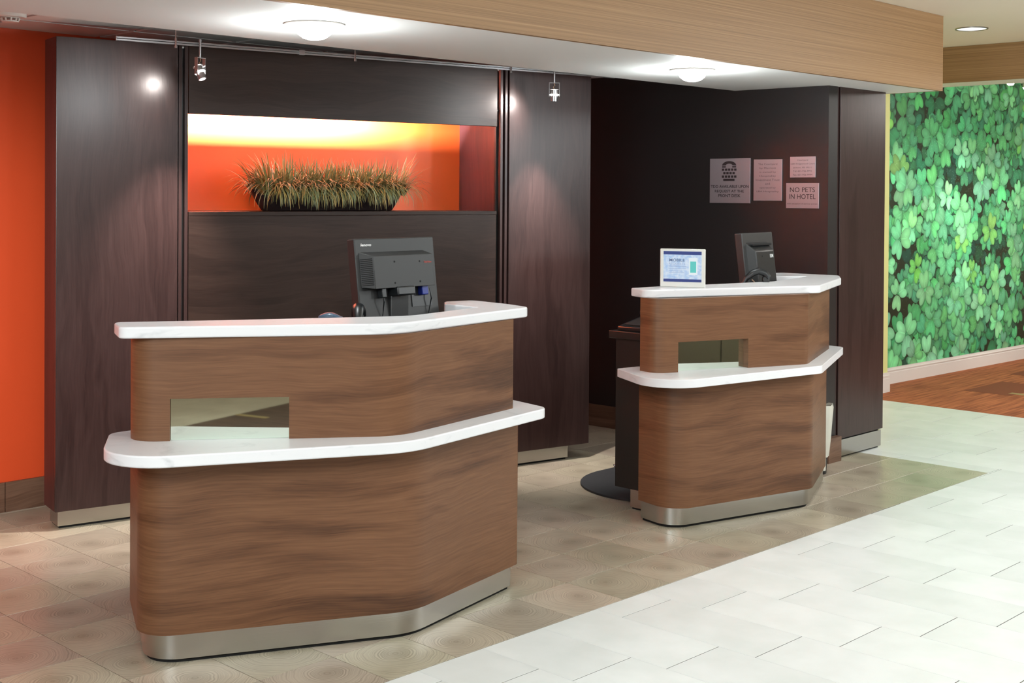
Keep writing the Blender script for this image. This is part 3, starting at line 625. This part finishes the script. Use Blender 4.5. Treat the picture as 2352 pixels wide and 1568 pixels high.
# ================================================================== THINGS ON THE DESKS
def rbox(x0, x1, y0, y1, z0, z1, name, mat, par, bv=.004, **k): return bevel(MB().box(x0, x1, y0, y1, z0, z1).build(name, mat, par, smooth=True), bv, 3)
def monitor(loc, rz, W_, Hh, tilt, label, kind, base_z):
    """local: x along the screen, -y = back of the monitor (faces the lobby)"""
    e = tag(empty('computer_monitor', loc, rz), label, 'monitor')
    zb = loc[2]
    hd = empty('t', (0, 0, 0)); 
    z0, z1 = base_z-zb, base_z-zb+Hh
    T = Matrix.Translation((0, 0, z1)) @ Matrix.Rotation(-tilt, 4, 'X') @ Matrix.Translation((0, 0, -z1))
    bpy.data.objects.remove(hd)
    def put(mb, name, mat, bv=0, par=e):
        bmesh.ops.transform(mb.bm, matrix=T, verts=mb.bm.verts); o = mb.build(name, mat, par)
        if bv: bevel(o, bv, 3)
        return o
    h = put(MB().box(0, W_, 0, .045, z0, z1), 'housing', MT['grey_plastic'], .005)
    put(MB().box(.02, W_-.02, .0455, .047, z0+.025, z1-.02), 'screen', MT['black'])
    if kind == 'vented':
        mb = MB(); x0, x1, q0, q1, d = .02, .385, z1-.195, z1-.055, .05
        vv = [mb.bm.verts.new(v) for v in ((x0-.0, 0, q0), (x1, 0, q0), (x1-.01, 0, q1), (x0, 0, q1), (x0+.028, -d, q0-.01), (x1-.008, -d, q0-.01), (x1-.008, -d, q1-.02), (x0+.028, -d, q1-.02))]
        for idx in ((4, 5, 6, 7), (0, 4, 7, 3), (1, 2, 6, 5), (3, 7, 6, 2), (0, 1, 5, 4)): mb.bm.faces.new([vv[i] for i in idx])
        put(mb, 'rear_cover', MT['grey_plastic'], .002)
        mb = MB()
        for i in range(15):
            z = q0+.006+i*(q1-q0-.03)/15; 
            mb.box(.002, .052, -.0015, .0015, z, z+.0035, Matrix.Translation((x0, -.0005, 0)) @ Matrix.Rotation(-math.atan2(d, .028), 4, 'Z'))
        put(mb, 'vent_slots', MT['black'])
        for (x, z) in ((.16, q1-.045), (.30, q1-.048), (.155, q0+.01), (.295, q0+.01)): put(MB().cyl((x, -d-.001, z), (x, -d+.002, z), .004, seg=10), 'screw', MT['black'])
        put(MB().box(.155, .255, -d-.012, -.0, q0-.042, q0-.006), 'hinge_cover', MT['black_plastic'], .006)
        mb = MB(); mb.box(.157, .253, -.05, -.028, .01, q0-.03); o = bevel(mb.build('stand', MT['grey_plastic'], e), .004)
        rbox(.12, .36, -.13, .10, 0, .014, 'stand_base', MT['black_plastic'], e, .006)
        mb = MB(); mb.box(.322, .358, -.03, -.002, q0-.045, q0-.004); put(mb, 'video_plug', MT['blue_plug'], .004)
        put(MB().box(.285, .40, -.0035, -.0005, z0+.06, z0+.13), 'rating_label', MT['black_plastic'])
        lo = text('logo_lettering', 'lenovo', .058, MT['white_ink'], e, (0, 0, 0), shear=.25, height=.0115, bold=.03); lo.matrix_local = T @ Matrix.Translation((.058, -.0006, z1-.026)) 
        lo = text('model_lettering', 'ThinkVision', .044, MT['red_ink'], e, (0, 0, 0), height=.008, bold=.03); lo.matrix_local = T @ Matrix.Translation((.345, -d-.0008, q1-.052))
        for x_, s_ in ((.11, .006), (.375, -.01)):
            pts = [T @ Vector((x_, -.02, q0-.02)), T @ Vector((x_, -.025, q0-.06)), Vector((x_+s_, -.03, .12)), Vector((x_+s_*3, -.06, .03)), Vector((x_+s_*4, -.08, .006))]
            MB().tube(pts, .003).build('cable', MT['black_plastic'], e)
        put(MB().box(.098, .122, -.032, -.003, q0-.045, q0-.005), 'power_plug', MT['black_plastic'], .003)
    else:
        mb = MB(); x0, x1, q0, q1, d = .04, W_-.075, z0+.03, z1-.075, .04
        vv = [mb.bm.verts.new(v) for v in ((x0, 0, q0), (x1, 0, q0), (x1, 0, q1+.02), (x0, 0, q1+.02), (x0+.03, -d, q0+.01), (x1-.01, -d, q0+.01), (x1-.01, -d, q1-.03), (x0+.03, -d, q1-.03))]
        for idx in ((4, 5, 6, 7), (0, 4, 7, 3), (1, 2, 6, 5), (3, 7, 6, 2), (0, 1, 5, 4)): mb.bm.faces.new([vv[i] for i in idx])
        put(mb, 'rear_cover', MT['black_plastic'], .006)
        put(MB().box(x0+.02, x1-.005, -.03, -.0, q1-.0, q1+.012), 'rear_ridge', MT['black'], .004)
        for (x, z) in ((.14, q1-.06), (.24, q1-.06)): put(MB().cyl((x, -d-.001, z), (x, -d+.002, z), .004, seg=10), 'screw', MT['black'])
        lo = text('logo_lettering', 'IBM', .040, MT['white_ink'], e, (0, 0, 0), height=.019, bold=.02); lo.matrix_local = T @ Matrix.Translation((x1-.045, -d-.0008, q1-.062))
        rbox(.12, .20, -.03, -.0, .01, z0+.09, 'stand', MT['black_plastic'], e, .004)
        rbox(.05, .30, -.10, .11, 0, .014, 'stand_base', MT['black_plastic'], e, .006)
    return e
monitor((3.186, 3.98, .9055), R(2.9), .44, .345, R(7.5), 'dark computer monitor seen from behind on the nearer desk', 'vented', 1.078)
monitor((5.91, 4.013, .9055), R(7), .375, .32, R(7), 'dark computer monitor seen from behind on the farther desk', 'plain', 1.079)

def scanner(loc, rz, label, up):
    e = tag(empty('barcode_scanner', loc, rz), label, 'barcode scanner')
    # stand neck + gun head leaning forward
    bevel(MB().box(-.045, .045, -.035, .035, 0, .012).build('stand_base', MT['black_plastic'], e), .004)
    mb = MB(); prof = [(-.005, .012, .016), (-.012, .05+up*.5, .016), (-.006, .09+up, .018), (.018, .125+up, .024), (.05, .135+up, .026)]
    rings = []
    path = [Vector((-.03, 0, .012)), Vector((-.022, 0, .06+up)), Vector((.0, 0, .105+up)), Vector((.035, 0, .135+up)), Vector((.066, 0, .146+up)), Vector((.098, 0, .135+up)), Vector((.118, 0, .112+up))]
    rad = [(.012, .013), (.012, .014), (.014, .016), (.018, .021), (.019, .025), (.018, .028), (.016, .030)]
    for i, (p, (ra, rb)) in enumerate(zip(path, rad)):
        d = (path[min(i+1, 6)]-path[max(i-1, 0)]).normalized(); nrm = Vector((-d.z, 0, d.x))
        rings.append([mb.bm.verts.new(p+nrm*ra*math.cos(q)+Vector((0, 1, 0))*rb*math.sin(q)) for q in [2*math.pi*k/16 for k in range(16)]])
    for A, B in zip(rings, rings[1:]):
        for k in range(16): mb.bm.faces.new((A[k], A[(k+1) % 16], B[(k+1) % 16], B[k]))
    mb.bm.faces.new(rings[0][::-1]); mb.bm.faces.new(rings[-1]); mb.build('scanner_body', MT['black_plastic'], e, ang=60)
    bevel(MB().box(.085, .122, -.02, .02, .085+up, .118+up).build('nose', MT['grey_plastic'], e), .006)
    MB().tube([(.03, .0, .10+up), (.055, .0, .075+up), (.045, .0, .03), (.03, 0, .01)], .003).build('cable', MT['wire'], e)
    return e
scanner((5.80, 3.905, .9055), R(-50), 'black handheld barcode scanner on a stand, farther desk', .15)
bs = scanner((3.10, 3.845, .9055), R(50), 'black barcode scanner showing just left of the nearer monitor stand', .108)
# blue-grey handset
hs = tag(empty('handset', (3.00, 3.885, .9055), R(-47)), 'blue-grey rounded handset lying just above the nearer counter edge', 'handset')
bevel(MB().box(-.035, .035, -.03, .03, 0, .215).build('cradle', MT['black_plastic'], hs), .01)
mb = MB(); rings = []
for i in range(13):
    f_ = i/12; x = -.045+.09*f_; ra = .004+.010*math.sin(math.pi*min(1, f_*1.1+.05))**.7; rb = .028*math.sin(math.pi*(f_*.9+.08))**.5
    rings.append([mb.bm.verts.new((x, rb*math.cos(q), .226+ra*math.sin(q)+.006*math.sin(math.pi*f_))) for q in [2*math.pi*k/14 for k in range(14)]])
for A, B in zip(rings, rings[1:]):
    for k in range(14): mb.bm.faces.new((A[k], A[(k+1) % 14], B[(k+1) % 14], B[k]))
mb.bm.faces.new(rings[0]); mb.bm.faces.new(rings[-1]); mb.build('receiver', MT['blue_plastic'], hs, ang=60)
# tablet display on the farther desk
tA, tB = Vector((5.150, 3.982)), Vector((5.250, 3.777)); ta = math.atan2(tB.y-tA.y, tB.x-tA.x); tw = (tB-tA).length
tb = tag(empty('tablet_display', (tA.x, tA.y, 1.1432), ta), 'small white-framed screen reading MOBILE on the farther white counter', 'display')
bevel(MB().box(0, tw, -.004, .010, 0, .192).build('frame', MT['white_plastic'], tb), .004, 3)
bevel(MB().box(.03, tw-.03, .0105, .075, 0, .01).build('foot', MT['white_plastic'], tb), .003)
scm, nt, b = newmat('screen_print'); N = nt.nodes.new; L_ = nt.links.new
tc = N('ShaderNodeTexCoord'); sp = N('ShaderNodeSeparateXYZ'); L_(tc.outputs['Generated'], sp.inputs[0])
nz = N('ShaderNodeTexNoise'); nz.inputs['Scale'].default_value = 9; L_(tc.outputs['Generated'], nz.inputs['Vector'])
rp1 = ramp(nt, [(.35, s2l((178, 208, 245))), (.65, s2l((222, 236, 252)))]); L_(nz.outputs['Fac'], rp1.inputs[0])
b.inputs['Base Color'].default_value = (0, 0, 0, 1); L_(rp1.outputs[0], b.inputs['Emission Color']); b.inputs['Emission Strength'].default_value = 1.0; b.inputs['Roughness'].default_value = .2
sx0, sx1, sz0, sz1 = .018, tw-.018, .027, .180
MB().box(sx0, sx1, -.0052, -.0040, sz0, sz1).build('screen', scm, tb, smooth=False)
nav = emis('navy_band', s2l((38, 58, 130)), 1.0); teal = emis('teal_panel', s2l((96, 208, 200)), 1.0); whi = emis('screen_white', s2l((236, 246, 250)), 1.0); gry = emis('screen_grey', s2l((84, 104, 140)), 1.0); pal = emis('screen_pale', s2l((160, 178, 212)), 1.0)
for z0, z1 in ((sz0, sz0+.014), (sz1-.017, sz1)): MB().box(sx0, sx1, -.0058, -.0053, z0, z1).build('screen_band', nav, tb, smooth=False)
bevel(MB().box(.146, .190, -.0058, -.0053, .062, .148).build('phone_picture', whi, tb, smooth=False), .0002)
MB().box(.153, .183, -.0064, -.0059, .074, .130).build('phone_screen', teal, tb, smooth=False)
text('lettering', 'MOBILE', .078, gry, tb, (.086, -.0057, .135), height=.015, bold=.015); text('lettering', 'REQUESTS', .082, pal, tb, (.086, -.0057, .117), height=.013)
for i, (z, wd) in enumerate(((.104, .09), (.092, .088), (.080, .070), (.072, .080))): MB().box(.044, .044+wd, -.0058, -.0053, z, z+.0022).build('text_line', pal, tb, smooth=False)
# wedge-shaped device on the staff cabinet
dv = tag(empty('desk_telephone', (5.12, 4.075, .9055), 0), 'black wedge-shaped desk telephone on the staff cabinet top', 'telephone')
mb = MB(); vv = [mb.bm.verts.new(v) for v in ((0, 0, 0), (.26, 0, 0), (.26, .16, 0), (0, .16, 0), (.0, 0, .022), (.26, 0, .075), (.26, .16, .075), (0, .16, .022))]
for idx in ((0, 3, 2, 1), (4, 5, 6, 7), (0, 1, 5, 4), (1, 2, 6, 5), (2, 3, 7, 6), (3, 0, 4, 7)): mb.bm.faces.new([vv[i] for i in idx])
bevel(mb.build('body', MT['black_plastic'], dv), .006, 3)
sl = math.atan2(.053, .26); Td = Matrix.Translation((0, 0, .0225)) @ Matrix.Rotation(-sl, 4, 'Y')
bevel(MB().box(.03, .16, .025, .135, 0, .004, Td).build('keypad', MT['grey_plastic'], dv, smooth=False), .001)
bevel(MB().box(.18, .235, .005, .155, .004, .034, Td).build('receiver', MT['black_plastic'], dv), .01, 3)

# ================================================================== FLOOR THINGS
mt = tag(empty('floor_mat', (5.66, 4.5, 0)), 'black rubber floor mat with rounded end between the desks', 'mat')
pts = []
for i in range(25):
    an = R(90)+R(90+32)*i/24; pts.append((5.66+.445*math.cos(an)-5.66, 4.36+.445*math.sin(an)-4.5))
pts = [(.9, pts[0][1])]+pts+[(5.24-5.66, 4.155-4.5), (.9, 4.155-4.5)]
pts = [p for p in pts if p[1] >= 4.155-4.5-1e-6]
bevel(MB().prism(pts, 0.0005, .012).build('mat', MT['rubber'], mt), .006, 3)
cl = tag(empty('cable_bundle', (5.69, 4.68, .0125)), 'shiny crumpled cable bundle on the edge of the black mat', 'cable')
rs = random.Random(9); pts = [Vector((rs.uniform(-.05, .05), rs.uniform(-.05, .05), rs.uniform(.008, .06))) for _ in range(14)]
sm = []
for i in range(len(pts)-1):
    for k in range(4):
        f_ = k/4; sm.append(pts[i].lerp(pts[i+1], f_*f_*(3-2*f_)))
MB().tube(sm, .006).build('cable', MT['chrome'], cl)
bn = tag(empty('waste_bin', (6.56, 3.945, 0)), 'small bin with a white plastic liner beside the farther desk', 'bin')
MB().lathe([(.0, .0), (.075, 0), (.098, .33), (.100, .335), (.096, .335), (.073, .01), (0, .01)], seg=28).build('bin', MT['black_plastic'], bn)
mb = MB(); rs = random.Random(4); NB = 36; rings = []
wob = [rs.uniform(-.006, .008) for _ in range(NB)]
for (rr, z) in ((.088, .10), (.098, .20), (.105, .30), (.112, .37), (.108, .395), (.098, .39), (.09, .33), (.075, .02)):
    rings.append([mb.bm.verts.new(((rr+wob[i]*(1 if z > .15 else .5)+.003*math.sin(i*2.1+z*30))*math.cos(2*math.pi*i/NB), (rr+wob[i])*math.sin(2*math.pi*i/NB), z+(wob[(i*5) % NB]*1.2 if z > .3 else 0))) for i in range(NB)])
for A, B in zip(rings, rings[1:]):
    for i in range(NB): mb.bm.faces.new((A[i], A[(i+1) % NB], B[(i+1) % NB], B[i]))
mb.build('liner', MT['bag'], bn, ang=60)

# ================================================================== SIGNS ON THE ALCOVE WALL
WA = math.atan2(-ST.y, -ST.x)
def sign(s_left, s_right, z0, z1, label, rows, name='wall_sign'):
    wdt = s_left-s_right; p = S0+ST*s_left
    e = tag(empty(name, (p.x, p.y, z0), WA), label, 'sign')
    bevel(MB().box(0, wdt, -.008, -.0008, 0, z1-z0).build('plate', MT['sign_metal'], e, smooth=False), .001)
    for (txt, cx, cz, ww, hh, mt_, bd) in rows: text('lettering', txt, ww*wdt, mt_, e, (cx*wdt, -.0082, cz*(z1-z0)), height=hh*(z1-z0), bold=bd)
    return e, wdt, z1-z0
e, w_, h_ = sign(.838, .538, 1.556, 1.841, 'largest square metal sign with telephone symbol and TDD notice', [('TDD AVAILABLE UPON', .5, .37, .94, .066, MT['letter'], .015), ('REQUEST AT THE', .49, .265, .72, .066, MT['letter'], .015), ('FRONT DESK', .49, .165, .55, .066, MT['letter'], .015)])
mb = MB(); K = 24; zc, R1, R2 = .845, .19, .09
def P_(x, z): return ((.485+x)*w_, z*h_)
outer = [P_(-.175*math.cos(math.pi*i/K), .84+.10*math.sin(math.pi*i/K)) for i in range(K+1)]; inner = [P_(-.08*math.cos(math.pi*i/K), .845+.038*math.sin(math.pi*i/K)) for i in range(K+1)]
vo = [mb.bm.verts.new((x, -.0088, z)) for x, z in outer]; vi = [mb.bm.verts.new((x, -.0088, z)) for x, z in inner]
for i in range(K): mb.bm.faces.new((vo[i], vo[i+1], vi[i+1], vi[i]))
for (x0, x1, z0, z1) in [(-.175, -.085, .795, .828), (.075, .17, .795, .828)]+[(-.18+.076*k, -.18+.076*k+.056, .725, .775) for k in range(5)]+[(-.145+.076*k, -.145+.076*k+.056, .648, .698) for k in range(4)]+[(-.18+.076*k, -.18+.076*k+.056, .57, .62) for k in range(5)]+[(-.145, .135, .495, .545)]:
    (ax, az), (bx, bz) = P_(x0, z0), P_(x1, z1); mb.box(ax, bx, -.0088, -.0081, az, bz)
mb.build('telephone_symbol', MT['letter'], e, smooth=False)
rows = [('The Courtyard', .88), ('by Marriott', .785), ('is owned by', .69), ('Hospitality', .595), ('Investment Trust', .50), ('and', .41), ('operated by', .315), ('LBA Hospitality', .225)]
sign(.513, .311, 1.573, 1.832, 'tall narrow grey metal sign, second from the left', [(tx, .5, z, .052*len(tx), .05, MT['letter_grey'], 0) for tx, z in rows])
rows = [('Courtyard', .83, .42), ('6280 Ridgewood Court', .655, .95), ('Jackson, MS 39211', .475, .74), ('Tel: 601-956-9991', .305, .72), ('Fax: 601-956-9994', .13, .76)]
sign(.256, .082, 1.717, 1.845, 'small metal address plate at the upper right of the signs', [(tx, .5, z, w2, .085, MT['letter_grey'], 0) for tx, z, w2 in rows])
sign(.282, .058, 1.529, 1.684, 'metal NO PETS IN HOTEL sign at the lower right', [('NO PETS', .5, .72, .76, .19, MT['letter'], 0), ('IN HOTEL', .5, .455, .80, .19, MT['letter'], 0), ('with exception of service animals', .5, .18, .92, .06, MT['letter'], 0)])

# ================================================================== LIGHT FITTINGS
def flood(x, y, label, power):
    e = tag(empty('ceiling_lamp', (x, y, H_SOF)), label, 'ceiling light', 'ceiling lamps in the white soffit')
    MB().lathe([(.118, -.0005), (.120, -.006), (.112, -.012), (.078, -.016), (.078, -.0005)], seg=40).build('trim_ring', MT['trim_white'], e)
    MB().lathe([(.072, -.002), (.074, -.02), (.066, -.04), (.045, -.056), (.02, -.063), (0, -.065)], seg=36).build('bulb', MT['lamp_glow'], e)
    l = bpy.data.lights.new('ceiling_lamp_light', 'POINT'); l.energy = power; l.shadow_soft_size = .05; l.color = (.9, .98, 1); o = bpy.data.objects.new('lamp_light', l); C.objects.link(o); o.parent = e; o.location = (0, 0, -.13)
flood(3.09, 4.115, 'glowing round lamp in the soffit above the nearer desk', 17)
flood(5.55, 4.087, 'glowing round lamp in the soffit above the farther desk', 17)
cn = tag(empty('can_light', (8.37, 3.85, H_HALL)), 'recessed round can light in the cream ceiling at upper right', 'ceiling light')
MB().lathe([(.108, -.0005), (.106, -.006), (.098, -.006), (.096, -.0005)], seg=40).build('trim_ring', MT['steel'], cn)
MB().lathe([(.0955, -.003), (0, -.003)], seg=40).build('lens', MT['can_glow'], cn)
# light track
tk = tag(empty('light_track', (2.966, 5.45, 2.31), R(-9.93)), 'silver two-rail light track hanging over the dark wall unit', 'light track')
bevel(MB().box(0, 3.0, -.008, .008, -.0095, -.0012).build('rail', MT['alu'], tk, smooth=False), .001); bevel(MB().box(0, 3.0, -.008, .008, .0012, .0095).build('rail', MT['alu'], tk, smooth=False), .001)
MB().box(.002, 2.998, -.005, .005, -.0013, .0013).build('insulator', MT['black'], tk, smooth=False)
bevel(MB().box(-.004, .0, -.009, .009, -.0105, .0105).build('end_cap', MT['alu'], tk, smooth=False), .001)
bevel(MB().box(.923, .955, -.0105, .0105, -.0125, .0125).build('joiner', MT['alu'], tk, smooth=False), .001)
for x in (.279, 1.239, 2.23):
    mb = MB(); mb.cyl((x, -.012, .013), (x, -.012, H_BACK+.004-2.31), .0028, seg=12); mb.cyl((x, -.012, -.022), (x, -.012, .02), .0055, seg=14); mb.cyl((x, -.012, -.026), (x, -.012, -.016), .0075, seg=14); mb.build('hanger', MT['chrome'], tk)
def spot(px, py, zt, rz, tilt, label, beams, grp='track spotlights'):
    e = tag(empty('track_spotlight', (px, py, zt), rz), label, 'spotlight', grp)
    mb = MB(); mb.cyl((0, 0, -.065), (0, 0, .018), .0055, seg=14); mb.cyl((0, 0, .010), (0, 0, .022), .0075, seg=14); mb.build('stem', MT['alu'], e)
    mb = MB(); mb.box(-.028, .028, -.009, .009, -.068, -.065); mb.box(-.030, -.028, -.009, .009, -.145, -.065); mb.box(.028, .030, -.009, .009, -.145, -.065); mb.cyl((-.036, 0, -.135), (-.030, 0, -.135), .005, seg=12); mb.cyl((.030, 0, -.135), (.036, 0, -.135), .005, seg=12); mb.build('yoke', MT['alu'], e)
    T = Matrix.Translation((0, 0, -.135)) @ Matrix.Rotation(tilt, 4, 'X')
    def hd(prof, name, mat):
        m_ = MB().lathe(prof, seg=28); bmesh.ops.transform(m_.bm, matrix=T, verts=m_.bm.verts); return m_.build(name, mat, e)
    hd([(0, .034), (.024, .034), (.026, .032), (.024, .030), (.019, .029), (.019, .004), (0, .004)], 'lamp_housing', MT['alu'])
    hd([(0, .0035), (.024, .0035), (.026, .0), (.024, -.0035), (0, -.0035)], 'glowing_ring', MT['spot_glow'])
    hd([(.020, -.004), (.020, -.036), (.018, -.036), (.018, -.004)], 'snoot', MT['alu'])
    hd([(0, -.006), (.017, -.006), (.017, -.008), (0, -.008)], 'lens', MT['spot_glow'])
    MB().tube([(0, 0, -.068), (.004, 0, -.08), (-.006, 0, -.09), (0, 0, -.102)], .0022).build('wire', MT['wire'], e)
    hp = Vector((px, py, zt-.135))
    for aim, power, cone, bl in beams:
        l = bpy.data.lights.new('spot', 'SPOT'); l.energy = power; l.spot_size = R(cone); l.spot_blend = bl; l.shadow_soft_size = .015; l.color = (1, .91, .86)
        o = bpy.data.objects.new('spot_beam', l); C.objects.link(o); dv_ = (Vector(aim)-hp).normalized(); o.location = hp+dv_*.05; o.rotation_euler = dv_.to_track_quat('-Z', 'Y').to_euler()
    return e
spot(3.350, 5.357, 2.31, R(20), R(-24), 'silver track spotlight at left, above the niche left edge', [((3.02, 5.73, 1.95), 9, 130, 1), ((3.25, 5.55, .8), 230, 62, 1)])
spot(5.449, 4.987, 2.31, R(-42), R(4), 'silver track spotlight at right, in front of the right dark panel', [((5.22, 5.26, 2.0), 18, 125, 1), ((5.55, 5.17, .8), 230, 56, 1)])
for i, (x, y, z) in enumerate(((9.75, 4.17, 2.50), (9.95, 4.13, 2.48))):
    e = tag(empty('wall_washer_light', (x, y, z)), ('small bright spotlight shining on the mural, left one', 'small bright spotlight shining on the mural, right one')[i], 'spotlight', 'mural spotlights')
    mb = MB(); mb.cyl((0, 0, .0), (0, 0, H_HALL-z), .006, seg=12); mb.build('stem', MT['alu'], e)
    MB().lathe([(0, -.02), (.028, -.02), (.030, -.012), (.030, .03), (0, .035)], seg=24).build('housing', MT['alu'], e); MB().lathe([(0, -.034), (.02, -.032), (.027, -.0205), (0, -.0205)], seg=24).build('lens', MT['spot_glow'], e)
for (x, y, tx, tz, pw) in ((10.4, 3.9, 11.7, 1.2, 190), (9.95, 3.95, 10.5, 1.5, 75), (11.8, 3.9, 12.7, 1.3, 75)):
    l = bpy.data.lights.new('spot', 'SPOT'); l.energy = pw; l.spot_size = R(48); l.spot_blend = .9; l.shadow_soft_size = .05; l.color = (1, .97, .92)
    o = bpy.data.objects.new('mural_beam', l); C.objects.link(o); o.location = (x, y, 2.45); o.rotation_euler = (Vector((tx, 5.3, tz))-Vector((x, y, 2.45))).to_track_quat('-Z', 'Y').to_euler()
# smoke detector
sd = tag(empty('smoke_detector', (2.56, 5.66, H_BACK+.004)), 'round white smoke detector on the back ceiling, top left corner', 'smoke detector')
MB().lathe([(0, -.0005), (.070, -.0005), (.070, -.026), (.066, -.031), (.05, -.032), (0, -.032)], seg=36).build('base', MT['trim_white'], sd)
mb = MB(); mb.lathe([(0, -.033), (.042, -.033), (.042, -.035), (.0, -.035)], seg=28)
for i in range(10): an = 2*math.pi*i/10; mb.cyl((.040*math.cos(an), .040*math.sin(an), -.035), (.034*math.cos(an), .034*math.sin(an), -.048), .004, seg=8)
mb.lathe([(0, -.047), (.037, -.047), (.036, -.052), (0, -.053)], seg=28); mb.build('sensor_cage', MT['trim_white'], sd)
print('tiles', nw, nt_, 'objects', len(bpy.data.objects))
